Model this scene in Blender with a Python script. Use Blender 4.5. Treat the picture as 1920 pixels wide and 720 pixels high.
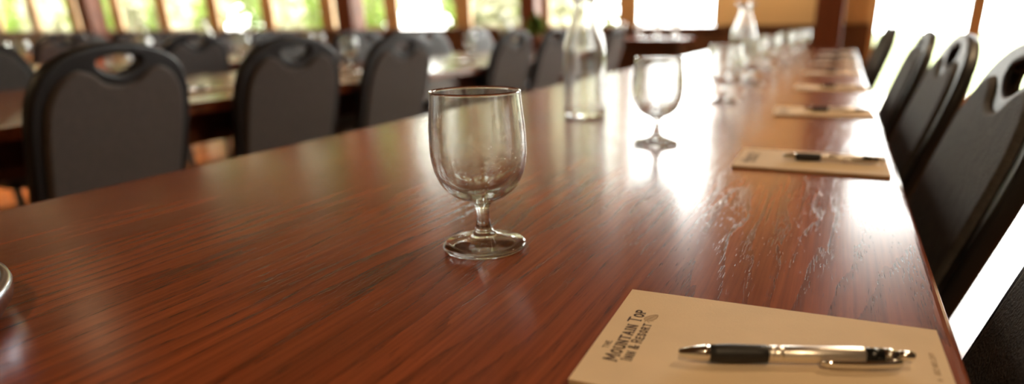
import bpy, bmesh, math, random
from mathutils import Vector, Matrix
random.seed(7)
for o in list(bpy.data.objects): bpy.data.objects.remove(o)
scene = bpy.context.scene
COL = scene.collection
PI = math.pi
TZ = 0.75                      # height of the table tops

# ------------------------------------------------------------------ camera
cam_d = bpy.data.cameras.new('camera'); cam = bpy.data.objects.new('camera', cam_d); COL.objects.link(cam)
right = Vector((0.92711, 0.37447, -0.01125)); down = Vector((0.12136, -0.32819, -0.93678)); fwd = Vector((-0.35449, 0.86713, -0.34971))
def _cam_axes():
    # rotation recovered from the vanishing points of the table's long edges and of the window wall
    px, py, f = 1080.0, 480.0, 1170.0
    ray = lambda x, y: Vector(((x-px)/f, (y-py)/f, 1.0))
    dy = ray(1584, 38).normalized()
    q = ray(-1900, 38 - 0.0114*(-1900-1584))
    dn = dy.cross(q).normalized()
    if dn.y < 0: dn = -dn
    dz = -dn; dx = dy.cross(dz)
    return [Vector((dx[i], dy[i], dz[i])) for i in range(3)]
right, down, fwd = _cam_axes()
M = Matrix.Identity(4)
for i in range(3):
    M[i][0] = right[i]; M[i][1] = -down[i]; M[i][2] = -fwd[i]
M[0][3], M[1][3], M[2][3] = 0.0, 0.0, TZ + 0.2
cam.matrix_world = M
cam_d.sensor_width = 36.0; cam_d.sensor_fit = 'HORIZONTAL'
cam_d.lens = 1170/1920*36
cam_d.shift_x = -(1080-960)/1920; cam_d.shift_y = (480-360)/1920
cam_d.clip_start = 0.02; cam_d.clip_end = 400
cam_d.dof.use_dof = True; cam_d.dof.focus_distance = 0.50; cam_d.dof.aperture_fstop = 2.5
cam_d.dof.aperture_blades = 0
scene.camera = cam

# ------------------------------------------------------------------ world, exposure
scene.view_settings.view_transform = 'Standard'; scene.view_settings.look = 'None'
scene.view_settings.exposure = 0.0; scene.view_settings.gamma = 1.0
scene.view_settings.use_curve_mapping = False
W = bpy.data.worlds.new('overcast_sky'); scene.world = W; W.use_nodes = True
bg = W.node_tree.nodes['Background']
bg.inputs['Color'].default_value = (1.0, 0.975, 0.94, 1); bg.inputs['Strength'].default_value = 25.0
scene.cycles.use_denoising = True
scene.cycles.max_bounces = 14; scene.cycles.transmission_bounces = 12; scene.cycles.transparent_max_bounces = 16
scene.cycles.diffuse_bounces = 5; scene.cycles.glossy_bounces = 5
scene.cycles.sample_clamp_indirect = 6.0
LAMP_POWER = 7.0
WASH_POWER = 12.0
LAMP_COL = (1.0, 0.70, 0.40)

# daylight portals in the window openings (guide the sky light, emit nothing themselves)
def portal(x0, x1, z0, z1, y):
    l = bpy.data.lights.new('window_portal', 'AREA'); l.shape = 'RECTANGLE'
    l.size = x1-x0; l.size_y = z1-z0; l.cycles.is_portal = True
    o = bpy.data.objects.new('window_portal', l); COL.objects.link(o)
    o.location = ((x0+x1)/2, y, (z0+z1)/2); o.rotation_euler = (-PI/2, 0, 0)

# ------------------------------------------------------------------ materials
def newmat(name):
    m = bpy.data.materials.new(name); m.use_nodes = True
    return m, m.node_tree, m.node_tree.nodes['Principled BSDF']
def L(nt, a, b): nt.links.new(a, b)
def N(nt, t, **kw):
    n = nt.nodes.new(t)
    for k, v in kw.items(): setattr(n, k, v)
    return n
def math_node(nt, op, a, b=None, c=None):
    n = N(nt, 'ShaderNodeMath', operation=op)
    for i, v in enumerate((a, b, c)):
        if v is None: continue
        if hasattr(v, 'links'): L(nt, v, n.inputs[i])
        else: n.inputs[i].default_value = v
    return n.outputs[0]
def ramp(nt, fac, stops):
    r = N(nt, 'ShaderNodeValToRGB'); e = r.color_ramp.elements
    while len(e) < len(stops): e.new(0.5)
    for el, (p, c) in zip(e, stops):
        el.position = p; el.color = (*c, 1) if len(c) == 3 else c
    L(nt, fac, r.inputs[0]); return r.outputs[0]
def simple(name, col, rough=0.5, metal=0.0, var=0.12, scale=8.0, bump=0.0, bscale=200.0, coat=0.0, spec=0.5, sheen=0.0):
    m, nt, b = newmat(name)
    tc = N(nt, 'ShaderNodeTexCoord'); nz = N(nt, 'ShaderNodeTexNoise'); nz.inputs['Scale'].default_value = scale; nz.inputs['Detail'].default_value = 4
    L(nt, tc.outputs['Object'], nz.inputs['Vector'])
    lo = tuple(c*(1-var) for c in col); hi = tuple(min(1, c*(1+var)) for c in col)
    L(nt, ramp(nt, nz.outputs[0], [(0.3, lo), (0.7, hi)]), b.inputs['Base Color'])
    b.inputs['Roughness'].default_value = rough; b.inputs['Metallic'].default_value = metal
    b.inputs['Specular IOR Level'].default_value = spec
    if coat: b.inputs['Coat Weight'].default_value = coat; b.inputs['Coat Roughness'].default_value = 0.1
    if sheen: b.inputs['Sheen Weight'].default_value = sheen; b.inputs['Sheen Roughness'].default_value = 0.5
    if bump:
        n2 = N(nt, 'ShaderNodeTexNoise'); n2.inputs['Scale'].default_value = bscale; n2.inputs['Detail'].default_value = 3
        L(nt, tc.outputs['Object'], n2.inputs['Vector'])
        bp = N(nt, 'ShaderNodeBump'); bp.inputs['Strength'].default_value = bump; bp.inputs['Distance'].default_value = 0.002
        L(nt, n2.outputs[0], bp.inputs['Height']); L(nt, bp.outputs[0], b.inputs['Normal'])
    return m

def oak(name, light, dark, pore, rough=0.24, board=0.21, bump=0.35, coat=0.0):
    """stained oak with cathedral grain running along local y"""
    m, nt, b = newmat(name)
    tc = N(nt, 'ShaderNodeTexCoord'); sep = N(nt, 'ShaderNodeSeparateXYZ')
    # gentle wander of the grain
    mp = N(nt, 'ShaderNodeMapping'); mp.inputs['Scale'].default_value = (4.0, 1.1, 1.0)
    L(nt, tc.outputs['Object'], mp.inputs[0])
    wn = N(nt, 'ShaderNodeTexNoise'); wn.inputs['Scale'].default_value = 1.6; wn.inputs['Detail'].default_value = 3
    L(nt, mp.outputs[0], wn.inputs['Vector'])
    L(nt, tc.outputs['Object'], sep.inputs[0])
    X, Y = sep.outputs[0], sep.outputs[1]
    wob = math_node(nt, 'MULTIPLY', math_node(nt, 'SUBTRACT', wn.outputs[0], 0.5), 0.11)
    xs = math_node(nt, 'DIVIDE', math_node(nt, 'ADD', X, 0.035), board)
    bid = math_node(nt, 'FLOOR', xs)
    xl = math_node(nt, 'MULTIPLY', math_node(nt, 'SUBTRACT', math_node(nt, 'FRACT', xs), 0.5), board)
    wh = N(nt, 'ShaderNodeTexWhiteNoise', noise_dimensions='1D'); L(nt, bid, wh.inputs['W'])
    sepc = N(nt, 'ShaderNodeSeparateColor'); L(nt, wh.outputs['Color'], sepc.inputs[0])
    xo = math_node(nt, 'ADD', math_node(nt, 'ADD', xl, wob), math_node(nt, 'MULTIPLY', math_node(nt, 'SUBTRACT', sepc.outputs[0], 0.5), 0.08))
    r2 = math_node(nt, 'ADD', math_node(nt, 'MULTIPLY', xo, xo), 0.0009)
    rr = math_node(nt, 'SQRT', r2)
    # taper makes the arches
    tap = math_node(nt, 'MULTIPLY', math_node(nt, 'ADD', Y, math_node(nt, 'MULTIPLY', sepc.outputs[1], 3.0)), 0.045)
    n3 = N(nt, 'ShaderNodeTexNoise'); n3.inputs['Scale'].default_value = 1.0; n3.inputs['Detail'].default_value = 4
    mp3 = N(nt, 'ShaderNodeMapping'); mp3.inputs['Scale'].default_value = (60, 5, 1); L(nt, tc.outputs['Object'], mp3.inputs[0]); L(nt, mp3.outputs[0], n3.inputs['Vector'])
    ph = math_node(nt, 'ADD', math_node(nt, 'ADD', rr, tap), math_node(nt, 'MULTIPLY', n3.outputs[0], 0.016))
    saw = math_node(nt, 'FRACT', math_node(nt, 'DIVIDE', ph, 0.016))
    band = N(nt, 'ShaderNodeMapRange', interpolation_type='SMOOTHSTEP'); L(nt, saw, band.inputs[0])
    band.inputs[1].default_value = 0.5; band.inputs[2].default_value = 1.0
    # pores: short dark dashes, dense inside the early-wood bands
    mp2 = N(nt, 'ShaderNodeMapping'); mp2.inputs['Scale'].default_value = (950, 46, 1); L(nt, tc.outputs['Object'], mp2.inputs[0])
    pn = N(nt, 'ShaderNodeTexNoise'); pn.inputs['Scale'].default_value = 1.0; pn.inputs['Detail'].default_value = 2
    L(nt, mp2.outputs[0], pn.inputs['Vector'])
    thr = math_node(nt, 'SUBTRACT', 0.66, math_node(nt, 'MULTIPLY', band.outputs[0], 0.13))
    pore_m = N(nt, 'ShaderNodeMapRange', interpolation_type='SMOOTHSTEP')
    L(nt, math_node(nt, 'SUBTRACT', pn.outputs[0], thr), pore_m.inputs[0])
    pore_m.inputs[1].default_value = 0.0; pore_m.inputs[2].default_value = 0.07
    # broad tone patches
    big = N(nt, 'ShaderNodeTexNoise'); big.inputs['Scale'].default_value = 1.0; big.inputs['Detail'].default_value = 4
    mpb = N(nt, 'ShaderNodeMapping'); mpb.inputs['Scale'].default_value = (14, 1.6, 1); L(nt, tc.outputs['Object'], mpb.inputs[0]); L(nt, mpb.outputs[0], big.inputs['Vector'])
    base = ramp(nt, big.outputs[0], [(0.3, tuple((a*0.55+c*0.45) for a, c in zip(light, dark))), (0.52, light), (0.75, tuple(a*1.15 for a in light))])
    st = N(nt, 'ShaderNodeTexNoise'); st.inputs['Scale'].default_value = 1.0; st.inputs['Detail'].default_value = 5
    mps = N(nt, 'ShaderNodeMapping'); mps.inputs['Scale'].default_value = (260, 5, 1); L(nt, tc.outputs['Object'], mps.inputs[0]); L(nt, mps.outputs[0], st.inputs['Vector'])
    stv = ramp(nt, st.outputs[0], [(0.3, (0.68, 0.66, 0.64)), (0.65, (1.06, 1.06, 1.06))])
    mst = N(nt, 'ShaderNodeMix', data_type='RGBA', blend_type='MULTIPLY'); mst.inputs[0].default_value = 1.0
    L(nt, base, mst.inputs[6]); L(nt, stv, mst.inputs[7]); base = mst.outputs[2]
    mx = N(nt, 'ShaderNodeMix', data_type='RGBA'); L(nt, math_node(nt, 'MULTIPLY', band.outputs[0], math_node(nt, 'MULTIPLY', math_node(nt, 'MULTIPLY', big.outputs[0], wn.outputs[0]), 2.3)), mx.inputs[0])
    L(nt, base, mx.inputs[6]); mx.inputs[7].default_value = (*dark, 1)
    mx2 = N(nt, 'ShaderNodeMix', data_type='RGBA'); L(nt, math_node(nt, 'MULTIPLY', pore_m.outputs[0], 0.5), mx2.inputs[0])
    L(nt, mx.outputs[2], mx2.inputs[6]); mx2.inputs[7].default_value = (*pore, 1)
    L(nt, mx2.outputs[2], b.inputs['Base Color'])
    b.inputs['Roughness'].default_value = rough; b.inputs['Specular IOR Level'].default_value = 0.36
    fine = N(nt, 'ShaderNodeTexNoise'); fine.inputs['Scale'].default_value = 260; fine.inputs['Detail'].default_value = 2
    L(nt, tc.outputs['Object'], fine.inputs['Vector'])
    h = math_node(nt, 'ADD', math_node(nt, 'ADD', math_node(nt, 'MULTIPLY', pore_m.outputs[0], -1.0), math_node(nt, 'MULTIPLY', band.outputs[0], -0.12)), math_node(nt, 'MULTIPLY', fine.outputs[0], 0.10))
    bp = N(nt, 'ShaderNodeBump'); bp.inputs['Strength'].default_value = bump; bp.inputs['Distance'].default_value = 0.0006
    L(nt, h, bp.inputs['Height']); L(nt, bp.outputs[0], b.inputs['Normal'])
    return m

def glass_mat(name, col=(1, 1, 1), ior=1.5, rough=0.0, clear=0.0):
    m, nt, b = newmat(name)
    b.inputs['Base Color'].default_value = (*col, 1); b.inputs['Transmission Weight'].default_value = 1.0
    b.inputs['Roughness'].default_value = rough; b.inputs['IOR'].default_value = ior
    if clear:
        out = nt.nodes['Material Output']; t = N(nt, 'ShaderNodeBsdfTransparent'); t.inputs[0].default_value = (*col, 1)
        mx = N(nt, 'ShaderNodeMixShader'); mx.inputs[0].default_value = clear
        L(nt, b.outputs[0], mx.inputs[1]); L(nt, t.outputs[0], mx.inputs[2]); L(nt, mx.outputs[0], out.inputs[0])
    return m
def pane_mat(name):
    m, nt, b = newmat(name); out = nt.nodes['Material Output']
    t = N(nt, 'ShaderNodeBsdfTransparent'); t.inputs[0].default_value = (0.94, 0.96, 0.95, 1)
    g = N(nt, 'ShaderNodeBsdfGlossy'); g.inputs['Roughness'].default_value = 0.01
    fr = N(nt, 'ShaderNodeFresnel'); fr.inputs[0].default_value = 1.4
    mx = N(nt, 'ShaderNodeMixShader'); geo = N(nt, 'ShaderNodeNewGeometry'); L(nt, math_node(nt, 'MULTIPLY', fr.outputs[0], math_node(nt, 'SUBTRACT', 1.0, geo.outputs['Backfacing'])), mx.inputs[0]); L(nt, t.outputs[0], mx.inputs[1]); L(nt, g.outputs[0], mx.inputs[2])
    L(nt, mx.outputs[0], out.inputs[0]); nt.nodes.remove(b)
    return m
def leaf_mat(name, c1, c2):
    m, nt, b = newmat(name); out = nt.nodes['Material Output']
    tc = N(nt, 'ShaderNodeTexCoord'); nz = N(nt, 'ShaderNodeTexNoise'); nz.inputs['Scale'].default_value = 1.3; nz.inputs['Detail'].default_value = 3
    L(nt, tc.outputs['Object'], nz.inputs['Vector']); c = ramp(nt, nz.outputs[0], [(0.35, c1), (0.65, c2)])
    d = N(nt, 'ShaderNodeBsdfDiffuse'); t = N(nt, 'ShaderNodeBsdfTranslucent'); L(nt, c, d.inputs[0]); L(nt, c, t.inputs[0])
    mx = N(nt, 'ShaderNodeMixShader'); mx.inputs[0].default_value = 0.45
    L(nt, d.outputs[0], mx.inputs[1]); L(nt, t.outputs[0], mx.inputs[2]); L(nt, mx.outputs[0], out.inputs[0]); nt.nodes.remove(b)
    return m

MT = {}
MT['table'] = oak('stained_oak_tabletop', (0.255, 0.062, 0.021), (0.105, 0.026, 0.010), (0.035, 0.010, 0.005), rough=0.22, bump=0.15)
MT['table_leg'] = oak('stained_oak_frame', (0.11, 0.034, 0.014), (0.055, 0.018, 0.009), (0.025, 0.01, 0.005), rough=0.35)
MT['floor'] = oak('orange_oak_floor', (0.36, 0.13, 0.042), (0.24, 0.08, 0.026), (0.12, 0.04, 0.015), rough=0.22, board=0.12, bump=0.15)
MT['beam'] = oak('red_brown_timber', (0.15, 0.048, 0.022), (0.08, 0.026, 0.012), (0.04, 0.015, 0.01), rough=0.5)
MT['trim'] = simple('honey_wood_trim', (0.38, 0.235, 0.11), 0.45, var=0.15, scale=5)
MT['wainscot'] = simple('brown_wood_wainscot', (0.10, 0.045, 0.02), 0.45, var=0.2, scale=4)
MT['wall'] = simple('golden_beige_paint', (0.63, 0.47, 0.26), 0.8, var=0.04, scale=2)
MT['ceiling'] = simple('brown_wood_ceiling', (0.15, 0.085, 0.042), 0.8, var=0.05, scale=2)
MT['fabric'] = simple('grey_brown_fabric', (0.062, 0.046, 0.038), 0.85, var=0.12, scale=60, bump=0.6, bscale=420, sheen=0.25)
MT['charcoal'] = simple('charcoal_crinkled_fabric', (0.068, 0.060, 0.053), 0.7, var=0.25, scale=70, bump=0.9, bscale=330, spec=0.4)
MT['vinyl'] = simple('black_vinyl_edge', (0.012, 0.011, 0.011), 0.45, var=0.1, scale=30, bump=0.15, bscale=300, spec=0.35)
MT['steel_black'] = simple('black_powder_coat', (0.012, 0.012, 0.012), 0.35, var=0.1)
MT['glass'] = glass_mat('clear_goblet_glass', (0.985, 0.99, 0.98), clear=0.12)
MT['pane'] = pane_mat('window_glass')
MT['droplet'] = glass_mat('water_droplets', (1, 1, 1), 1.33)
MT['paper'] = simple('buff_paper', (0.74, 0.575, 0.38), 0.75, var=0.035, scale=25, bump=0.12, bscale=900)
MT['paper_edge'] = simple('paper_block_edge', (0.60, 0.42, 0.23), 0.85, var=0.12, scale=90)
MT['board'] = simple('grey_brown_backing_board', (0.24, 0.16, 0.09), 0.9)
MT['ink'] = simple('dark_brown_ink', (0.055, 0.020, 0.014), 0.7, var=0.3, scale=400)
MT['ink_pale'] = simple('faded_brown_ink', (0.36, 0.235, 0.13), 0.8, var=0.15, scale=400)
MT['rubber'] = simple('black_rubber_grip', (0.012, 0.011, 0.011), 0.5, var=0.1, bump=0.1, bscale=500)
MT['chrome'] = simple('polished_chrome', (0.86, 0.84, 0.80), 0.07, metal=1.0, var=0.02)
MT['satin'] = simple('satin_silver_barrel', (0.88, 0.83, 0.76), 0.36, metal=1.0, var=0.03)
MT['black_gloss'] = simple('glossy_black_plastic', (0.010, 0.010, 0.010), 0.15, var=0.1)
MT['pewter'] = simple('brushed_pewter', (0.27, 0.255, 0.235), 0.38, metal=1.0, var=0.06, scale=14)
MT['silver_blue'] = simple('silver_dish_side', (0.50, 0.53, 0.62), 0.22, metal=1.0, var=0.04)
MT['lawn'] = simple('pale_lawn', (0.13, 0.15, 0.055), 0.95, var=0.25, scale=0.8)
MT['deck'] = simple('pale_stone_terrace', (0.52, 0.49, 0.42), 0.85, var=0.1, scale=1.5)
MT['leaf_a'] = leaf_mat('fresh_green_leaves', (0.11, 0.17, 0.03), (0.22, 0.29, 0.08))
MT['leaf_b'] = leaf_mat('yellow_green_leaves', (0.32, 0.32, 0.20), (0.56, 0.52, 0.41))
MT['bark'] = simple('brown_bark', (0.10, 0.07, 0.05), 0.9, var=0.3, scale=12)
MT['pot'] = simple('terracotta_pot', (0.35, 0.14, 0.07), 0.8)
MT['lamp_trim'] = simple('bronze_lamp_ring', (0.12, 0.07, 0.04), 0.4, metal=1.0)
m, nt, b = newmat('warm_lamp_glow'); b.inputs['Base Color'].default_value = (1, .8, .5, 1); b.inputs['Emission Color'].default_value = (*LAMP_COL, 1); b.inputs['Emission Strength'].default_value = 30
MT['glow'] = m

# ------------------------------------------------------------------ helpers
def meshobj(name, bm, mat, parent=None, smooth=False, loc=None):
    me = bpy.data.meshes.new(name)
    bmesh.ops.recalc_face_normals(bm, faces=bm.faces[:])
    bm.to_mesh(me); bm.free()
    if smooth:
        for p in me.polygons: p.use_smooth = True
    if mat: me.materials.append(MT[mat] if isinstance(mat, str) else mat)
    o = bpy.data.objects.new(name, me); COL.objects.link(o)
    if parent: o.parent = parent
    if loc: o.location = loc
    return o
def bx(bm, x0, x1, y0, y1, z0, z1, bev=0.0, seg=2):
    r = bmesh.ops.create_cube(bm, size=1.0)
    vs = r['verts']
    for v in vs:
        v.co = Vector((x0 + (v.co.x+.5)*(x1-x0), y0 + (v.co.y+.5)*(y1-y0), z0 + (v.co.z+.5)*(z1-z0)))
    if bev:
        es = list({e for v in vs for e in v.link_edges})
        bmesh.ops.bevel(bm, geom=es, offset=bev, segments=seg, profile=0.5, affect='EDGES', clamp_overlap=True)
    return bm
def box(*a, **k): return bx(bmesh.new(), *a, **k)
def lathe(profile, seg=48, bm=None, closed=False):
    """profile: (radius, z) list, spun around z"""
    bm = bm or bmesh.new(); rings = []
    for r, z in profile:
        if r < 1e-6: rings.append([bm.verts.new((0, 0, z))])
        else: rings.append([bm.verts.new((r*math.cos(2*PI*i/seg), r*math.sin(2*PI*i/seg), z)) for i in range(seg)])
    pairs = list(zip(rings, rings[1:]))
    if closed: pairs.append((rings[-1], rings[0]))
    for a, b_ in pairs:
        for i in range(seg):
            j = (i+1) % seg
            if len(a) == 1 and len(b_) == 1: break
            if len(a) == 1: bm.faces.new((a[0], b_[j], b_[i]))
            elif len(b_) == 1: bm.faces.new((a[i], a[j], b_[0]))
            else: bm.faces.new((a[i], a[j], b_[j], b_[i]))
    return bm
def smooth_profile(pts, n=6):
    """Catmull-Rom through (r, z) points"""
    out = []
    P = [Vector((*p, 0)) for p in pts]
    for i in range(len(P)-1):
        p0 = P[max(i-1, 0)]; p1 = P[i]; p2 = P[i+1]; p3 = P[min(i+2, len(P)-1)]
        for k in range(n):
            t = k/n
            q = 0.5*((2*p1) + (p2-p0)*t + (2*p0-5*p1+4*p2-p3)*t*t + (3*p1-p0-3*p2+p3)*t**3)
            out.append((q.x, q.y))
    out.append((P[-1].x, P[-1].y))
    return out
def tube(bm, pts, r, seg=10):
    pts = [Vector(p) for p in pts]; rings = []
    for i, p in enumerate(pts):
        d = (pts[min(i+1, len(pts)-1)] - pts[max(i-1, 0)]).normalized()
        a = d.orthogonal().normalized() if abs(d.z) < 0.99 else Vector((1, 0, 0))
        if i and rings: a = (prev - d*prev.dot(d)).normalized()
        prev = a; c = d.cross(a)
        rings.append([bm.verts.new(p + (a*math.cos(2*PI*k/seg) + c*math.sin(2*PI*k/seg))*r) for k in range(seg)])
    for a, b_ in zip(rings, rings[1:]):
        for k in range(seg): bm.faces.new((a[k], a[(k+1) % seg], b_[(k+1) % seg], b_[k]))
    bm.faces.new(rings[0]); bm.faces.new(rings[-1][::-1])
    return bm
def tag(o, label, cat, group=None, kind=None):
    if label: o['label'] = label
    if cat: o['category'] = cat
    if group: o['group'] = group
    if kind: o['kind'] = kind
    return o
def thing(name, loc=(0, 0, 0), rz=0.0):
    o = bpy.data.objects.new(name, None); COL.objects.link(o); o.location = loc; o.rotation_euler = (0, 0, rz)
    o.empty_display_size = 0.05
    return o
def dup(root, loc, rz, label, group=None):
    r = root.copy(); COL.objects.link(r); r.location = loc; r.rotation_euler = (0, 0, rz); r['label'] = label
    if group: r['group'] = group
    for ch in list(root.children):
        c = ch.copy(); COL.objects.link(c); c.parent = r
        for g in list(ch.children):
            d = g.copy(); COL.objects.link(d); d.parent = c
    return r
def struct(name, bm, mat, label, cat, smooth=False, parent=None):
    o = meshobj(name, bm, mat, parent, smooth)
    if parent is None: tag(o, label, cat, kind='structure')
    return o
ORD = ['first', 'second', 'third', 'fourth', 'fifth', 'sixth', 'seventh', 'eighth', 'ninth', 'tenth', 'eleventh', 'twelfth', 'thirteenth', 'fourteenth']

# ------------------------------------------------------------------ room shell
XL, XR, YB, YF, ZC = -15.0, 2.6, 7.0, -4.0, 2.9
SILL, HEAD = 0.915, 2.35
struct('floor', box(XL-.2, XR+.2, YF-.2, YB+.2, -0.06, 0.0), 'floor', 'glossy orange-brown wooden floor of the dining room', 'floor')
struct('ceiling', box(XL-.2, XR+.2, YF-.2, YB+.2, ZC, ZC+0.1), 'ceiling', 'brown wooden ceiling above the tables', 'ceiling')
struct('wall_left', box(XL-.2, XL, YF, YB, 0, ZC), 'wall', 'golden beige side wall far beyond the left tables', 'wall')
struct('wall_right', box(XR, XR+.2, YF, YB, 0, ZC), 'wall', 'golden beige side wall right of the glazed doors', 'wall')
struct('wall_front', box(XL, XR, YF-.2, YF, 0, ZC), 'wall', 'golden beige wall behind the camera', 'wall')
# back wall with a long row of windows and tall glazed doors on the right
PITCH, WW = 1.045, 0.872
WIN = [(-1.256-WW - k*PITCH, -1.256 - k*PITCH) for k in range(13)]      # from right to left
DOORS = [(0.255, 1.077), (1.145, 2.35)]
wb = bmesh.new()
bx(wb, XL, DOORS[0][0], YB, YB+.05, 0, SILL-0.03)                           # below the sills
bx(wb, WIN[0][1], DOORS[0][0], YB, YB+.05, SILL-0.03, HEAD)                 # beige pier
bx(wb, XL, WIN[-1][0], YB, YB+.05, SILL-0.03, HEAD)
bx(wb, DOORS[1][1], XR, YB, YB+.05, 0, HEAD)
wall_back = struct('wall_back', wb, 'wall', 'golden beige end wall with a long row of windows', 'wall')
for a, b_ in zip(WIN, WIN[1:]):
    meshobj('pier', box(b_[1], a[0], YB, YB+.05, SILL-0.03, HEAD), 'trim', wall_back)
meshobj('lintel', box(XL, XR, YB, YB+.05, HEAD, ZC), 'beam', wall_back)
meshobj('wainscot', box(XL, DOORS[0][0]-0.02, YB-.025, YB-.001, 0.10, SILL-0.05), 'wainscot', wall_back)
struct('baseboard_back', box(XL, DOORS[0][0]-0.02, YB-.04, YB-.001, 0.0, 0.10), 'wainscot', 'dark brown baseboard along the window wall', 'baseboard')
struct('trim_1', box(XL, WIN[0][1]+0.08, YB-.05, YB-.001, SILL-0.05, SILL-0.005, bev=0.006), 'wainscot', 'brown wooden sill rail running under the windows', 'sill')
struct('trim_2', box(WIN[0][1]+0.085, DOORS[0][0]-0.02, YB-.035, YB-.001, SILL-0.05, SILL+0.0, bev=0.006), 'wainscot', 'brown chair rail on the beige wall beside the glazed doors', 'trim')
for k, (x0, x1) in enumerate(WIN):
    w = thing('window_%d' % (k+1), ((x0+x1)/2, YB+.004, SILL))
    hw = (x1-x0)/2; hh = HEAD-SILL
    fr = bmesh.new(); t = 0.022
    bx(fr, -hw, -hw+t, 0, .04, 0, hh); bx(fr, hw-t, hw, 0, .04, 0, hh); bx(fr, -hw+t, hw-t, 0, .04, 0, t); bx(fr, -hw+t, hw-t, 0, .04, hh-t, hh)
    meshobj('frame', fr, 'trim', w)
    meshobj('pane', box(-hw+t, hw-t, .018, .024, t, hh-t), 'pane', w)
    tag(w, 'tall clear window, %s from the beige wall beside the glazed doors' % ORD[k], 'window', 'windows in the end wall', 'structure')
for k, (x0, x1) in enumerate(DOORS):
    w = thing('door_%d' % (k+1), ((x0+x1)/2, YB+.004, 0))
    hw = (x1-x0)/2; t = 0.03
    fr = bmesh.new()
    bx(fr, -hw, -hw+t, 0, .04, 0, HEAD); bx(fr, hw-t, hw, 0, .04, 0, HEAD); bx(fr, -hw+t, hw-t, 0, .04, 0, .05); bx(fr, -hw+t, hw-t, 0, .04, HEAD-t, HEAD)
    meshobj('frame', fr, 'trim', w)
    meshobj('pane', box(-hw+t, hw-t, .018, .024, .05, HEAD-t), 'pane', w)
    tag(w, ['full-height glazed door blown white beside the beige wall', 'full-height glazed door at the far right behind the chairs'][k], 'door', 'glazed doors', 'structure')
struct('trim_3', box(DOORS[0][1], DOORS[1][0], YB-.01, YB+.05, 0, HEAD), 'trim', 'honey coloured post between the two glazed doors', 'door post')
portal(DOORS[0][0], DOORS[1][1], 0.05, HEAD, YB+.2)
portal(WIN[3][0], WIN[0][1], SILL, HEAD, YB+.2)
portal(WIN[8][0], WIN[4][1], SILL, HEAD, YB+.2)
# timber columns in front of the window wall
for k, (x0, x1, lab) in enumerate([(-0.265, -0.014, 'thick red-brown timber column against the beige wall'), (-3.40, -3.21, 'slim red-brown timber column between bright windows, nearest the beige wall'),
                                   (-5.955, -5.70, 'dark timber column amid the middle windows'), (-10.945, -10.693, 'dark timber column among the leftmost windows')]):
    c = thing('timber_column', ((x0+x1)/2, YB-.07-(x1-x0)/2, 0)); hw = (x1-x0)/2
    meshobj('shaft', box(-hw, hw, -hw, hw, 0.12, ZC-.001, bev=0.012), 'beam', c)
    meshobj('plinth', box(-hw-.015, hw+.015, -hw-.015, hw+.015, 0, 0.12, bev=0.006), 'beam', c)
    tag(c, lab, 'column', 'timber columns by the windows')

# warm can downlights on the ceiling
def lamp_light(parent, power, spread, loc, rx=0.0):
    ld = bpy.data.lights.new('lamp_light', 'AREA'); ld.shape = 'DISK'; ld.size = 0.14; ld.energy = power; ld.color = LAMP_COL; ld.spread = spread
    lo = bpy.data.objects.new('lamp_light', ld); COL.objects.link(lo); lo.parent = parent; lo.location = loc; lo.rotation_euler = (rx, 0, 0)
lamp0 = None
for k, (lx, ly, pw, sp, what) in enumerate([(0.35, -1.0, 2.9, 2.4, 'above the foreground table behind the camera'), (0.9, 2.2, 1.0, 2.2, 'above the chairs on the right'), (-3.0, -1.0, .45, 2.0, 'left behind the camera'),
                                  (-4.85, 2.5, 3.0, 1.1, 'over the aisle beyond the third table'), (-8.6, 2.6, .9, 1.3, 'farthest left of the ceiling lamps')]):
    if lamp0 is None:
        lamp0 = thing('ceiling_lamp', (lx, ly, ZC)); tag(lamp0, '', 'lamp', 'can-shaped ceiling lamps')
        meshobj('lamp_can', lathe([(0.080, -0.001), (0.095, -0.001), (0.095, -0.150), (0.088, -0.154), (0.080, -0.150)], 32, closed=True), 'lamp_trim', lamp0, True)
        meshobj('lamp_glass', lathe([(0.0, -0.030), (0.0795, -0.030)], 32), 'glow', lamp0)
        o = lamp0
    else: o = dup(lamp0, (lx, ly, ZC), 0, '')
    o['label'] = 'round can-shaped warm ceiling lamp ' + what
    lamp_light(o, pw*LAMP_POWER, sp, (0, 0, -0.148))
# added wall washers, no such fixture known: they brighten the window wall
added_wash0 = None
for k, lx in enumerate((-12.2, -10.0, -7.8, -5.6, -3.6, -2.0, -0.5)):
    if added_wash0 is None:
        added_wash0 = thing('added_wall_wash', (lx, 5.9, ZC)); tag(added_wash0, '', 'lamp', 'added spotlights brightening the window wall')
        bm = lathe([(0.0, 0.0), (0.055, 0.0), (0.062, 0.01), (0.062, 0.15), (0.058, 0.15), (0.058, 0.132)], 28)
        bmesh.ops.rotate(bm, verts=bm.verts[:], matrix=Matrix.Rotation(math.radians(-115), 3, 'X'), cent=(0, 0, 0)); bmesh.ops.translate(bm, verts=bm.verts[:], vec=(0, 0, -0.13))
        meshobj('housing', bm, 'steel_black', added_wash0, True)
        bm = lathe([(0.0, 0.128), (0.057, 0.128)], 28)
        bmesh.ops.rotate(bm, verts=bm.verts[:], matrix=Matrix.Rotation(math.radians(-115), 3, 'X'), cent=(0, 0, 0)); bmesh.ops.translate(bm, verts=bm.verts[:], vec=(0, 0, -0.13))
        meshobj('lamp_glass', bm, 'glow', added_wash0)
        meshobj('stem', tube(bmesh.new(), [(0, 0, -.002), (0, 0, -.125)], .012, 12), 'steel_black', added_wash0, True)
        o = added_wash0
    else: o = dup(added_wash0, (lx, 5.9, ZC), 0, '')
    o['label'] = 'small black spotlight added to brighten the window wall, %s from the left' % ORD[k]
    d = Vector((0, math.sin(math.radians(115)), math.cos(math.radians(115))))
    ld_loc = Vector((0, 0, -0.13)) + d*0.155
    lamp_light(o, WASH_POWER, 2.2, ld_loc, math.radians(65))

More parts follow.
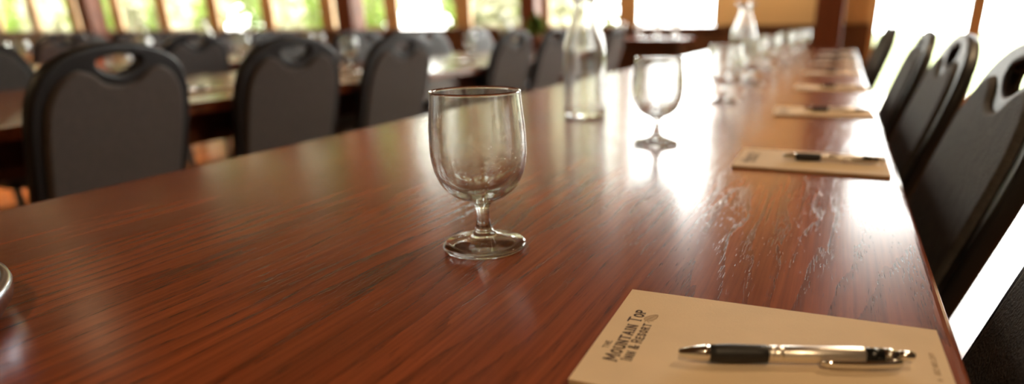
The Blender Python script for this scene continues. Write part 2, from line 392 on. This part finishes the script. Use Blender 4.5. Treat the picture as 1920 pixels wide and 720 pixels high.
# ------------------------------------------------------------------ outdoors
gb = bmesh.new(); bx(gb, -60, 40, YB+.2, 70, -0.30, -0.12)
struct('ground', gb, 'lawn', 'pale sunlit lawn outside the windows', 'lawn')
struct('terrace', box(-16, 12, YB+.2, YB+3.4, -0.12, -0.05), 'deck', 'pale stone terrace outside the glazed doors', 'terrace')
def foliage(name, mat, n, rx, ry, z0, z1, leaf, parent, cone=0.0):
    bm = bmesh.new(); rnd = random.Random(sum(ord(c) for c in name)*31 + n)
    blobs = [(rnd.uniform(-.6, .6), rnd.uniform(-.6, .6), rnd.uniform(.15, .95)) for _ in range(26)]
    for _ in range(n):
        bxx, byy, bz = blobs[rnd.randrange(len(blobs))]
        h = min(1, max(0, bz + rnd.gauss(0, .10)))
        s = (math.sin(PI*min(1, max(.04, h*.92+.06)))**.6)*(1-cone*h)
        x = (bxx + rnd.gauss(0, .2))*rx*s; y = (byy + rnd.gauss(0, .2))*ry*s; z = z0 + h*(z1-z0)
        a = Vector((rnd.gauss(0, 1), rnd.gauss(0, 1), rnd.gauss(0, 1))).normalized(); b2 = a.orthogonal().normalized()
        c = Vector((x, y, z)); l = leaf*rnd.uniform(.6, 1.3)
        v = [bm.verts.new(c + a*l), bm.verts.new(c + b2*l*.45), bm.verts.new(c - a*l), bm.verts.new(c - b2*l*.45)]
        bm.faces.new(v)
    return meshobj('foliage', bm, mat, parent)
# columnar shrubs on the terrace edge
shrub_x = [-18.9, -16.6, -15.3, -13.9, -12.35, -10.95, -9.55, -8.0, -6.3, -4.9, -3.36]
sh0 = None
for k, x in enumerate(shrub_x):
    loc = (x, 10.0 + 0.15*math.sin(k*2.3), -0.12)
    lab = 'columnar green shrub outside the windows, %s counted from the left' % ORD[k]
    if sh0 is None:
        sh0 = thing('columnar_shrub', loc); foliage('shrub', 'leaf_a', 900, .30, .30, .12, 3.4, .07, sh0, .35)
        meshobj('stem', tube(bmesh.new(), [(0, 0, 0), (.02, 0, 1.0), (0, .02, 2.6)], .035, 8), 'bark', sh0)
        tag(sh0, lab, 'shrub', 'columnar shrubs outside the windows')
    else:
        s = dup(sh0, loc, k*1.7, lab); f = 0.85 + 0.3*((k*37) % 10)/10; s.scale = (f, f, 0.9 + 0.25*((k*53) % 10)/10)
# tree line behind
tree_pos = [(-58.5, 30), (-45, 20.5), (-44.3, 30), (-35, 20.5), (-30.7, 30), (-25.6, 20.5), (-18.4, 31.5), (-17.0, 19.6), (-12.6, 25.6)]
tr0 = None
for k, (x, y) in enumerate(tree_pos):
    lab = 'broad yellow-green tree across the lawn, %s counted from the left' % ORD[k]
    if tr0 is None:
        tr0 = thing('tree', (x, y, -.12)); foliage('tree', 'leaf_b', 15000, 3.6, 2.2, .2, 11.0, .42, tr0)
        meshobj('trunk', tube(bmesh.new(), [(0, 0, 0), (.05, 0, 1.5), (-.05, .1, 4), (0, 0, 7)], .18, 10), 'bark', tr0)
        tag(tr0, lab, 'tree', 'trees across the lawn')
    else:
        s = dup(tr0, (x, y, -.12), PI*(k % 2) + 0.15*math.sin(k), lab); f = 0.95 + 0.15*((k*41) % 10)/10; s.scale = (1.0, 1.0, f)

# ------------------------------------------------------------------ tables
def table(x0, x1, y0, y1, label, top=TZ):
    t = thing('conference_table', ((x0+x1)/2, (y0+y1)/2, 0)); hx = (x1-x0)/2; hy = (y1-y0)/2
    meshobj('table_top', box(-hx, hx, -hy, hy, top-.034, top, bev=0.008, seg=4), 'table', t)
    a = bmesh.new(); i = .07
    bx(a, -hx+i, hx-i, -hy+i, -hy+i+.025, top-.125, top-.035); bx(a, -hx+i, hx-i, hy-i-.025, hy-i, top-.125, top-.035)
    bx(a, -hx+i, -hx+i+.025, -hy+i+.026, hy-i-.026, top-.125, top-.035); bx(a, hx-i-.025, hx-i, -hy+i+.026, hy-i-.026, top-.125, top-.035)
    meshobj('apron', a, 'table_leg', t)
    for sx in (-1, 1):
        for sy in (-1, 1):
            cx = sx*(hx-i-.065); cy = sy*(hy-i-.065)
            meshobj('leg', box(cx-.036, cx+.036, cy-.036, cy+.036, 0, top-.0345, bev=.006), 'table_leg', t)
    tag(t, label, 'table', 'long tables set in parallel rows')
    return t
TY0, TY1 = -0.95, 5.2
table(-0.905, 0.097, TY0, TY1, 'long red-brown oak table filling the foreground, set with goblets')
T2 = (-2.68, -1.68); T3 = (-4.46, -3.46); T4 = (-6.24, -5.24); T5 = (-8.02, -7.02)
table(*T2, TY0, TY1, 'long dark wooden table behind the first row of chair backs on the left')
table(*T3, TY0+.8, TY1, 'long dark wooden table in the middle of the left background')
table(*T4, TY0+1.6, TY1, 'long dark wooden table in the fourth row towards the windows')
table(*T5, TY0+2.4, TY1, 'long dark wooden table farthest left near the windows')

# ------------------------------------------------------------------ banquet chairs
def catmull(pts, n=8, cyc=False):
    out = []; m_ = len(pts); rng = m_ if cyc else m_-1
    for i in range(rng):
        g = (lambda j: Vector(pts[j % m_])) if cyc else (lambda j: Vector(pts[min(max(j, 0), m_-1)]))
        p0, p1, p2, p3 = g(i-1), g(i), g(i+1), g(i+2)
        for k in range(n):
            t = k/n
            out.append(0.5*((2*p1) + (p2-p0)*t + (2*p0-5*p1+4*p2-p3)*t*t + (3*p1-p0-3*p2+p3)*t**3))
    if not cyc: out.append(Vector(pts[-1]))
    return out
def mirror(half):
    """half outline from bottom-right up to top centre -> closed outline"""
    h = catmull(half, 6)
    return h + [Vector((-p.x, p.y)) for p in reversed(h) if abs(p.x) > 1e-5]
def plate(name, outlines, half_t, bevel, mat, parent, place):
    """filled outline with holes, thickness and rounded rim; place(u, v, w) maps into the thing"""
    cu = bpy.data.curves.new('tmp', 'CURVE'); cu.dimensions = '2D'; cu.fill_mode = 'BOTH'
    cu.extrude = half_t - bevel; cu.bevel_depth = bevel; cu.bevel_resolution = 3; cu.offset = -bevel
    for ol in outlines:
        s = cu.splines.new('POLY'); s.points.add(len(ol)-1); s.use_cyclic_u = True
        for p, q in zip(s.points, ol): p.co = (q[0], q[1], 0, 1)
    o = bpy.data.objects.new('tmp', cu); COL.objects.link(o)
    dg = bpy.context.evaluated_depsgraph_get(); me = bpy.data.meshes.new_from_object(o.evaluated_get(dg))
    bpy.data.objects.remove(o); bpy.data.curves.remove(cu)
    me.name = name
    for v in me.vertices: v.co = place(*v.co)
    me.flip_normals() if False else None
    bm = bmesh.new(); bm.from_mesh(me); bmesh.ops.remove_doubles(bm, verts=bm.verts[:], dist=1e-5); bmesh.ops.recalc_face_normals(bm, faces=bm.faces[:]); bm.to_mesh(me); bm.free()
    me.materials.clear(); me.materials.append(MT[mat])
    ob = bpy.data.objects.new(name, me); COL.objects.link(ob); ob.parent = parent
    return ob
RAKE = math.radians(17)
BACK0 = 0.504          # height where the backrest starts
def back_place(off):
    def f(u, v, w):
        # u across, v up along the raked back, w thickness towards the sitter
        d = v - 0.27      # rotate about table height
        return Vector((-0.225 - d*math.sin(RAKE) + (w+off)*math.cos(RAKE), u, BACK0 + 0.26 + d*math.cos(RAKE) + (w+off)*math.sin(RAKE)))
    return f
def make_chair(label):
    t = thing('banquet_chair'); tag(t, label, 'chair')
    outer = mirror([(0.208, -0.02), (0.213, 0.08), (0.216, 0.17), (0.217, 0.265), (0.207, 0.330), (0.174, 0.384), (0.115, 0.417), (0.052, 0.431), (0.0, 0.434)])
    hole = [Vector(p) for p in catmull([(0.056, 0.397), (0.0, 0.409), (-0.056, 0.397), (-0.045, 0.376), (0.0, 0.362), (0.045, 0.376)], 6, True)]
    plate('back_frame', [outer, hole], 0.0125, 0.0085, 'vinyl', t, back_place(0))
    pan = mirror([(0.180, 0.02), (0.185, 0.10), (0.188, 0.17), (0.188, 0.25), (0.180, 0.310), (0.153, 0.356), (0.112, 0.379), (0.074, 0.370), (0.040, 0.346), (0.0, 0.338)])
    plate('back_cushion', [pan], 0.013, 0.011, 'charcoal', t, back_place(0.0085))
    plate('back_panel', [pan], 0.013, 0.011, 'fabric', t, back_place(-0.0085))
    s = box(-0.20, 0.235, -0.215, 0.215, 0.425, 0.485, bev=0.024, seg=4); meshobj('seat', s, 'charcoal', t, True)
    f = bmesh.new()
    for y in (-.170, .170): bx(f, -0.19, 0.20, y-.011, y+.011, 0.402, 0.424)
    for x in (-.18, .19): bx(f, x-.011, x+.011, -.159, .159, 0.402, 0.424)
    meshobj('seat_frame', f, 'steel_black', t)
    for sy in (-1, 1):
        l = bmesh.new(); tube(l, [(.225, sy*.185, 0), (.205, sy*.180, .43)], .0125, 10); meshobj('leg', l, 'steel_black', t, True)
        l = bmesh.new(); tube(l, [(-.29, sy*.185, 0), (-.205, sy*.175, .36), (-.175, sy*.165, .44), (-.158, sy*.16, .52)], .0125, 10); meshobj('leg', l, 'steel_black', t, True)
    return t
chair0 = make_chair('')
nch = 0
def chair(x, y, rz, label, group):
    global nch
    if nch == 0:
        o = chair0; o.location = (x, y, 0); o.rotation_euler = (0, 0, rz); o['label'] = label; o['group'] = group
    else: o = dup(chair0, (x, y, 0), rz, label, group)
    nch += 1
    return o
R_LABEL = ['charcoal banquet chair at the right edge of the photo, nearest to the large notepad', 'charcoal banquet chair on the right side, second from the camera', 'charcoal banquet chair on the right side with bright handle slot, third from the camera',
           'charcoal banquet chair on the right side, fourth from the camera', 'charcoal banquet chair on the right side, fifth from the camera beside the far notepads', 'charcoal banquet chair on the right side, farthest from the camera']
for k, (y, dx, rz) in enumerate([(0.40, -0.003, 0.0), (1.0, 0.004, 0.0), (1.575, 0.006, 0.0), (2.17, 0.0, 0.0), (3.6, 0.0, 0.0), (4.15, 0.0, 0.0)]):
    chair(-0.035+dx, y, PI+rz, R_LABEL[k], 'chairs along the right side of the long table')
def row(x, ys, rz, lab, grp):
    for k, y in enumerate(ys):
        chair(x + (0.03 if lab.startswith('grey') and k == 0 else -0.36 if x == -2.56 and k == 1 else 0), y, rz + (0.17 if lab.startswith('grey') and k == 0 else 0.03*math.sin(k*2.1+x)), lab % ORD[k], grp)
row(-1.85, [0.965, 1.575, 2.12, 3.10, 3.62, 4.78], PI, 'grey-brown banquet chair, back turned, in the nearest left row, %s from left', 'chairs on the near side of the second table')
row(-2.56, [0.70, 1.47, 2.72, 3.4, 4.1, 4.8], 0, 'dark banquet chair facing the camera across the second table, %s from the left', 'chairs on the far side of the second table')
row(-3.61, [2.62, 3.25, 3.88, 4.5], PI, 'dark banquet chair with its back turned at the third table, %s from the left', 'chairs on the near side of the third table')
row(-4.34, [3.55, 4.3], 0, 'dark banquet chair on the far side of the third table, %s from the left', 'chairs on the far side of the third table')
row(-5.39, [1.6, 2.3, 3.0, 3.7, 4.4], PI, 'dark banquet chair with its back turned at the fourth table, %s from the left', 'chairs on the near side of the fourth table')
row(-6.12, [1.6, 2.35, 3.1, 3.9, 4.6], 0, 'dark banquet chair on the far side of the fourth table, %s from the left', 'chairs on the far side of the fourth table')
row(-7.17, [2.4, 3.2, 4.0, 4.7], PI, 'dark banquet chair with its back turned at the fifth table, %s from the left', 'chairs on the near side of the fifth table')

# ------------------------------------------------------------------ glassware
def make_goblet():
    t = thing('water_goblet'); tag(t, '', 'goblet')
    out = [(0.0, 0.0030), (0.018, 0.0022), (0.030, 0.0008), (0.0350, 0.0003), (0.0385, 0.0012), (0.0395, 0.0030)]
    out += smooth_profile([(0.0385, 0.0052), (0.026, 0.0085), (0.0135, 0.0135), (0.0085, 0.0185), (0.0064, 0.026), (0.0060, 0.034), (0.0072, 0.041), (0.0125, 0.0465), (0.0235, 0.0515), (0.0340, 0.0605), (0.0405, 0.0735), (0.0432, 0.088), (0.0435, 0.100), (0.0425, 0.118), (0.0408, 0.135), (0.0402, 0.1445)], 5)
    rim = [(0.0400, 0.1458), (0.0392, 0.1462), (0.0385, 0.1456)]
    inn = smooth_profile([(0.0382, 0.1445), (0.0389, 0.135), (0.0405, 0.118), (0.0415, 0.100), (0.0411, 0.088), (0.0383, 0.0745), (0.0315, 0.0630), (0.0215, 0.0552), (0.010, 0.0520), (0.0, 0.0512)], 5)
    meshobj('glass_body', lathe(out + rim + inn, 72), 'glass', t, True)
    return t
gob0 = make_goblet()
_ng = [0]
def goblet(x, y, label, group, z=TZ):
    if _ng[0] == 0:
        o = gob0; o.location = (x, y, z); o['label'] = label; o['group'] = group
    else: o = dup(gob0, (x, y, z), 0.7*_ng[0], label, group)
    _ng[0] += 1; return o
G_Y = [(-.294, .490), (-.281, 1.068), (-.274, 1.71), (-.268, 2.25), (-.285, 2.92), (-.275, 3.62), (-.262, 4.25), (-.25, 4.85)]
GL = ['large clear water goblet in sharp focus at the centre of the table'] + ['clear water goblet on the foreground table, %s in its line from the camera' % ORD[k] for k in range(1, 8)]
for k, (x, y) in enumerate(G_Y):
    g_ = goblet(x, y, GL[k], 'goblets along the foreground table')
    if k == 0: front_goblet = g_
# fine water droplets clinging inside the bowl of the front goblet (added last so the copies stay dry)
def droplets(parent):
    rnd = random.Random(3); bm = bmesh.new()
    for _ in range(70):
        a = rnd.uniform(0, 2*PI); z = rnd.triangular(.058, .108, .07)
        rad = next(r0 + (r1-r0)*(z-z0)/(z1-z0) for (r0, z0), (r1, z1) in zip([(.0265, .058), (.0315, .0630), (.0383, .0745), (.0411, .088), (.0415, .100)], [(.0315, .0630), (.0383, .0745), (.0411, .088), (.0415, .100), (.0408, .112)]) if z0 <= z <= z1)
        r = rnd.uniform(.0003, .0008)
        bmesh.ops.create_icosphere(bm, subdivisions=2, radius=r, matrix=Matrix.Translation(((rad-.0007-r)*math.cos(a), (rad-.0007-r)*math.sin(a), z)))
    o = meshobj('water_droplets', bm, 'droplet', parent, True); o['kind'] = 'stuff'; o['label'] = 'tiny water droplets inside the bowl'
# carafes
def make_carafe():
    t = thing('glass_carafe'); tag(t, '', 'carafe')
    out = [(0.0, 0.003), (0.036, 0.0), (0.0455, 0.002), (0.0478, 0.007)]
    out += smooth_profile([(0.0478, 0.012), (0.0478, 0.07), (0.0476, 0.128), (0.0455, 0.152), (0.039, 0.178), (0.0305, 0.203), (0.0235, 0.222), (0.0212, 0.234), (0.0240, 0.246), (0.0325, 0.258), (0.0345, 0.262)], 5)
    inn = [(0.0338, 0.2640), (0.0322, 0.2632)] + smooth_profile([(0.0300, 0.257), (0.0215, 0.246), (0.0188, 0.234), (0.0210, 0.222), (0.0280, 0.203), (0.0365, 0.178), (0.0430, 0.152), (0.0450, 0.128), (0.0452, 0.07), (0.0452, 0.016), (0.040, 0.0095), (0.02, 0.0085), (0.0, 0.0085)], 5)
    meshobj('glass_body', lathe(out + inn, 64), 'glass', t, True)
    return t
car0 = make_carafe(); _nc = [0]
def carafe(x, y, label, z=TZ):
    if _nc[0] == 0: o = car0; o.location = (x, y, z); o['label'] = label; o['group'] = 'glass carafes on the tables'
    else: o = dup(car0, (x, y, z), 0, label, 'glass carafes on the tables')
    _nc[0] += 1
carafe(-.526, 1.355, 'clear glass carafe standing left of the second goblet on the foreground table')
carafe(-.34, 2.50, 'clear glass carafe farther along the foreground table among blurred goblets')
carafe(-2.36, 4.45, 'clear glass carafe at the far end of the second table')
carafe(-4.10, 3.30, 'clear glass carafe on the third table')
carafe(-5.75, 4.0, 'clear glass carafe on the fourth table')
def fill_table(T, ys, near, far, word):
    for k, y in enumerate(ys):
        goblet(T[1]-0.30 if near else T[1]-.3, y, 'clear water goblet on the near side of the %s table, %s from the left' % (word, ORD[k]), 'goblets on the %s table near side' % word)
    for k, y in enumerate(far):
        goblet(T[0]+0.30, y, 'clear water goblet on the far side of the %s table, %s from the left' % (word, ORD[k]), 'goblets on the %s table far side' % word)
fill_table(T2, [0.86, 3.85], True, [1.55, 2.74, 3.95, 4.7], 'second')
fill_table(T3, [1.2, 1.9, 2.6, 3.3, 4.0], True, [1.5, 2.2, 2.9, 3.6, 4.3], 'third')
fill_table(T4, [1.9, 2.6, 3.3, 4.1, 4.8], True, [2.2, 2.9, 3.6, 4.4, 4.93], 'fourth')

# ------------------------------------------------------------------ notepads and pens
PADW, PADD, PADH = 0.2115, 0.140, 0.004
GLY = {  # stroke letters on a unit-height cell: list of polylines, width
 'T': ([[(0, 1), (.62, 1)], [(.31, 1), (.31, 0)]], .62), 'H': ([[(0, 0), (0, 1)], [(.55, 0), (.55, 1)], [(0, .5), (.55, .5)]], .55),
 'E': ([[(.48, 1), (0, 1), (0, 0), (.5, 0)], [(0, .52), (.38, .52)]], .5), 'M': ([[(0, 0), (.08, 1), (.4, .25), (.72, 1), (.8, 0)]], .8),
 'O': ([[(.3, 1), (.08, .85), (0, .5), (.08, .15), (.3, 0), (.52, .15), (.6, .5), (.52, .85), (.3, 1)]], .6), 'U': ([[(0, 1), (0, .25), (.1, .05), (.28, 0), (.46, .05), (.56, .25), (.56, 1)]], .56),
 'N': ([[(0, 0), (0, 1), (.58, 0), (.58, 1)]], .58), 'A': ([[(0, 0), (.3, 1), (.6, 0)], [(.12, .36), (.48, .36)]], .6), 'I': ([[(.06, 0), (.06, 1)]], .12),
 'P': ([[(0, 0), (0, 1), (.36, 1), (.5, .88), (.5, .62), (.36, .48), (0, .48)]], .5), 'R': ([[(0, 0), (0, 1), (.36, 1), (.5, .88), (.5, .64), (.36, .5), (0, .5)], [(.26, .5), (.55, 0)]], .55),
 'S': ([[(.5, .82), (.36, 1), (.14, 1), (0, .84), (.04, .62), (.46, .4), (.52, .18), (.38, 0), (.14, 0), (0, .18)]], .52),
 '&': ([[(.62, 0), (.1, .68), (.12, .9), (.28, 1), (.42, .88), (.38, .66), (.04, .36), (.02, .12), (.2, 0), (.4, .06), (.6, .42)]], .62),
 '8': ([[(.25, .52), (.04, .7), (.1, .94), (.25, 1), (.4, .94), (.46, .7), (.25, .52), (.02, .3), (.08, .06), (.25, 0), (.42, .06), (.48, .3), (.25, .52)]], .5),
 '0': ([[(.25, 1), (.06, .85), (0, .5), (.06, .15), (.25, 0), (.44, .15), (.5, .5), (.44, .85), (.25, 1)]], .5), '2': ([[(.02, .8), (.12, .98), (.36, 1), (.48, .8), (.42, .55), (0, 0), (.5, 0)]], .5),
 '4': ([[(.38, 0), (.38, 1), (0, .3), (.52, .3)]], .52), '3': ([[(.02, .88), (.22, 1), (.44, .88), (.44, .64), (.2, .54), (.46, .42), (.48, .14), (.24, 0), (0, .12)]], .5),
 '1': ([[(.05, .82), (.25, 1), (.25, 0)]], .3), '.': ([[(.04, 0), (.04, .06)]], .1)}
def stroke(bm, pts, w, to3):
    pts = [Vector(p) for p in pts]
    for a, b_ in zip(pts, pts[1:]):
        d = b_-a
        if d.length < 1e-9: continue
        d.normalize(); n = Vector((-d.y, d.x))*w/2; e = d*w*.35
        q = [a-e+n, a-e-n, b_+e-n, b_+e+n]
        bm.faces.new([bm.verts.new(to3(*p)) for p in q])
def lettering(bm, text, org, h, adv, wt, serif=True, squeeze=1.0, gap=0.2):
    """text written along +y with its top towards -x; org = baseline start (x, y); adv = wanted length"""
    ws = 0.0; items = []
    for word_i, ch in enumerate(text):
        if ch == ' ': ws += .42; continue
        big = ch.isupper() or not ch.isalpha(); g, w = GLY[ch.upper()]
        s = 1.0 if big else 0.78
        items.append((ws, s, g)); ws += (w*s + gap)
    k = adv/(ws-gap)
    layer = [0]
    for x0, s, g in items:
        layer[0] += 1
        zz = PADH + 0.00012 + 0.000004*(layer[0] % 3)
        to3 = lambda u, v: (org[0] - v*h, org[1] + u*k, zz)
        for pl in g:
            # keep stroke width even in metric space
            conv = [((x0 + p[0]*s), p[1]*s) for p in pl]
            met = [(u*k, v*h) for u, v in conv]
            stroke(bm, met, wt*h, lambda a, b_: (org[0] - b_, org[1] + a, zz))
            if serif:
                for e in (met[0], met[-1]):
                    stroke(bm, [(e[0]-wt*h*.85, e[1]), (e[0]+wt*h*.85, e[1])], wt*h*.55, lambda a, b_: (org[0] - b_, org[1] + a, zz+.000002))
def make_pad():
    """local frame: far-left corner of the sheet at the origin, x to the right, -y towards the near edge"""
    t = thing('notepad'); tag(t, '', 'notepad')
    meshobj('backing_board', box(0, PADW, -PADD, 0, 0.0, 0.0008), 'board', t)
    meshobj('sheet_block', box(0.0002, PADW-.0002, -PADD+.0002, -.0002, 0.00085, 0.0037), 'paper_edge', t)
    ts = meshobj('top_sheet', box(0, PADW, -PADD, 0, 0.00372, PADH), 'paper', t)
    bm = bmesh.new()
    lettering(bm, 'THE', (0.0105, -0.0965), 0.0036, 0.0095, .165, gap=.35)
    lettering(bm, 'Mountain Top', (0.0205, -0.1105), 0.0085, 0.0745, .165, gap=.30)
    lettering(bm, 'Inn & Resort', (0.0290, -0.1075), 0.0064, 0.0520, .165, gap=.34)
    o = meshobj('printed_heading', bm, 'ink', t); o['label'] = 'dark brown lettering The Mountain Top Inn & Resort'
    bm = bmesh.new()      # pine cone / leaf emblem: outlined, hatched pointed oval
    cx, cy, a, b_ = 0.0265, -0.0445, 0.0062, 0.0033
    ang = math.radians(62); ca, sa = math.cos(ang), math.sin(ang)
    to3 = lambda u, v: (cx + u*ca - v*sa*-1*-1, cy + u*sa + v*ca, PADH+.00013)
    outl = [(a*math.cos(th), b_*math.sin(th)*(1-.25*math.cos(th))) for th in [2*PI*i/28 for i in range(29)]]
    stroke_pts = lambda pts, w: stroke(bm, pts, w, lambda u, v: to3(u, v))
    stroke_pts(outl, .0005)
    for i in range(-4, 5):
        u = i*a/5; hgt = b_*math.sqrt(max(0, 1-(u/a)**2))*.92
        stroke_pts([(u-.0008, -hgt), (u+.0006, 0), (u-.0008, hgt)], .00032)
    stroke_pts([(-a, 0), (a*.9, 0)], .0004)
    stroke_pts([(-a, 0), (-a-.0028, -.0014)], .0005); stroke_pts([(-a, -.001), (-a-.001, -.0042)], .0004); stroke_pts([(-a+.001, -.002), (-a+.003, -.0048)], .0004)
    o = meshobj('printed_emblem', bm, 'ink_pale', t); o['label'] = 'small brown leaf-shaped printed emblem'
    bm = bmesh.new()
    lettering(bm, '802.483.2311', (0.2050, -0.0635), 0.0030, 0.0270, .14, serif=False, gap=.3)
    stroke(bm, [(0, 0), (.0006, .0014), (0, .0024), (-.0006, .0014), (0, 0)], .0007, lambda u, v: (0.2050-v, -0.0695+u, PADH+.00013))
    o = meshobj('printed_number', bm, 'ink_pale', t); o['label'] = 'faint brown phone number 802.483.2311'
    # the printing stands on the sheet: parent it to the sheet as a sub-part
    for ch in list(t.children):
        if ch.name.startswith('printed'): ch.parent = ts
    return t
pad0 = make_pad(); _np = [0]
def pad(x, y, rz, label, group, z=TZ):
    if _np[0] == 0: o = pad0; o.location = (x, y, z); o.rotation_euler = (0, 0, rz); o['label'] = label; o['group'] = group
    else: o = dup(pad0, (x, y, z), rz, label, group)
    _np[0] += 1; return o
PENL = 0.1415
def make_pen():
    """axis along +x from the tip, resting at z = 0"""
    t = thing('ballpoint_pen'); tag(t, '', 'pen'); R0 = 0.0058
    def seg(name, prof, mat, n=32, lab=None):
        bm = lathe([(r, x) for x, r in prof], n)
        for v in bm.verts: v.co = Vector((v.co.z, v.co.x, v.co.y + R0))
        o = meshobj(name, bm, mat, t, True)
        if lab: o['label'] = lab
        return o
    seg('tip', [(0, 0), (0, .0019), (.0005, .0025), (.004, .0032), (.010, .0043), (.0155, .0050), (.0186, .0053), (.0186, 0)], 'chrome', lab='chrome cone tip')
    seg('grip', [(.0187, 0), (.0187, .0053), (.024, .0057), (.032, .0059), (.040, .0058), (.048, .0056), (.0532, .0055), (.0538, .0052), (.0538, 0)], 'rubber', lab='black rubber grip')
    seg('barrel', [(.0539, 0), (.0539, .0052), (.0572, .0052), (.0576, .0049), (.0580, .0052), (.0628, .0052), (.0632, .0049), (.0636, .0052), (.085, .0053), (.1105, .0053), (.1112, .0051), (.1112, 0)], 'satin', lab='satin silver barrel with two ring grooves')
    seg('collar', [(.1113, 0), (.1113, .0048), (.118, .0047), (.1225, .0046), (.1225, 0)], 'black_gloss', lab='glossy black collar')
    cap = seg('end_cap', [(.1226, 0), (.1226, .0046), (.127, .0044), (.1310, .0037), (.1310, 0)], 'chrome', lab='chrome end cap')
    seg('push_button', [(.1311, 0), (.1311, .0030), (.136, .0031), (.1400, .0029), (.1412, .0022), (.1415, .0012), (.1415, 0)], 'chrome', lab='chrome push button')
    # clip: curved strip on the near side, fixed at the end cap
    bm = bmesh.new(); rows = []
    for i in range(15):
        s = i/14; x = .1315 - s*.0475
        yy = -(0.0068 + .0020*math.sin(PI*min(1, s*1.02))**.6 + .0014*s); zz = R0 - .0012
        if s > .9: yy += (s-.9)*.012
        hw = .0027 - .0006*s; th = .0008
        if i in (0, 14): hw *= .72
        rows.append([bm.verts.new((x, yy-th, zz-hw)), bm.verts.new((x, yy-th*1.7, zz)), bm.verts.new((x, yy-th, zz+hw)), bm.verts.new((x, yy+th, zz+hw)), bm.verts.new((x, yy+th, zz-hw))])
    for a, b_ in zip(rows, rows[1:]):
        for k in range(5): bm.faces.new((a[k], a[(k+1) % 5], b_[(k+1) % 5], b_[k]))
    bm.faces.new(rows[0]); bm.faces.new(rows[-1][::-1])
    bx(bm, .1235, .1312, -.0068, -.0035, R0-.0030, R0+.0006, bev=.0004)
    o = meshobj('clip', bm, 'chrome', t, True); o['label'] = 'curved chrome clip'
    return t
pen0 = make_pen(); _npen = [0]
def pen(x, y, rz, label, group, z=TZ+PADH+.0001):
    if _npen[0] == 0: o = pen0; o.location = (x, y, z); o.rotation_euler = (0, 0, rz); o['label'] = label; o['group'] = group
    else: o = dup(pen0, (x, y, z), rz, label, group)
    _npen[0] += 1; return o
pad(-.129, .433, math.radians(1.5), 'large buff notepad in the foreground with printed heading and pen', 'notepads on the foreground table')
pen(-.070, .3365, math.atan2(.046, .133), 'silver and black ballpoint pen in sharp focus on the nearest notepad', 'pens on the foreground notepads')
PADS = [(-.128, 1.057, 0.0), (-.130, 1.63, 0.045), (-.122, 2.22, 0.02), (-.128, 2.86, -.02), (-.125, 3.46, .02), (-.125, 4.08, 0), (-.125, 4.68, .02)]
for k, (x, y, rz) in enumerate(PADS):
    pad(x, y, rz, 'buff notepad at the right of the foreground table, %s from the camera' % ORD[k+1], 'notepads on the foreground table')
    pen(x+.066, y-.078+.006*math.sin(k*3), 0.12+.06*math.sin(k*2.2), 'silver and black pen on a blurred notepad, %s from the camera' % ORD[k+1], 'pens on the foreground notepads')
for k, y in enumerate([0.80, 1.62, 2.45, 3.3, 3.9]):
    pad(T2[1]-.23, y, -PI/2+.05*math.sin(k), 'buff notepad on the near side of the second table, %s from the left' % ORD[k], 'notepads on the second table')
    pen(T2[1]-.30, y-.06, -PI/2+.2, 'pen on a notepad of the second table, %s from the left' % ORD[k], 'pens on the second table')

# ------------------------------------------------------------------ small things
d = thing('round_dish', (-.624, .121, TZ))
meshobj('dish_bowl', lathe([(0, 0), (.118, 0), (.130, .004), (.1375, .014), (.1395, .024), (.1385, .028), (.134, .0285), (.130, .026), (.0, .026)], 96), 'silver_blue', d, True)
meshobj('dish_lid', lathe([(0, .0300), (.09, .0302), (.128, .0296), (.1335, .0290), (.1335, .0287), (0, .0287)], 96), 'pewter', d, True)
tag(d, 'round silver dish with grey top cut off by the left edge', 'dish')
# side table under the brightest window
st = thing('side_table', (-1.80, 6.35, 0))
meshobj('table_top', box(-.42, .42, -.30, .30, .775, .805, bev=.006), 'table', st)
meshobj('cabinet_body', box(-.38, .38, -.26, .26, .08, .774), 'wainscot', st)
for sx in (-1, 1): meshobj('door', box(sx*.19-.175, sx*.19+.175, -.275, -.261, .12, .74, bev=.004), 'wainscot', st)
meshobj('plinth', box(-.36, .36, -.24, .24, 0, .079), 'table_leg', st)
tag(st, 'dark wooden side cabinet under the brightest window', 'cabinet')
for k, (x, y) in enumerate([(-2.02, 6.2), (-1.86, 6.3), (-1.66, 6.22), (-1.5, 6.3)]):
    goblet(x, y, 'clear goblet on the side cabinet by the window, %s from the left' % ORD[k], 'goblets on the side cabinet', .805)
pp = thing('potted_plant', (-2.36, 4.95, TZ))
meshobj('pot', lathe([(0, 0), (.045, 0), (.06, .10), (.064, .11), (.056, .11), (.054, .095), (0, .095)], 32), 'pot', pp, True)
foliage('plant', 'leaf_a', 260, .10, .10, .10, .27, .03, pp)
tag(pp, 'small leafy green plant at the far end of the second table', 'plant')

droplets(front_goblet)
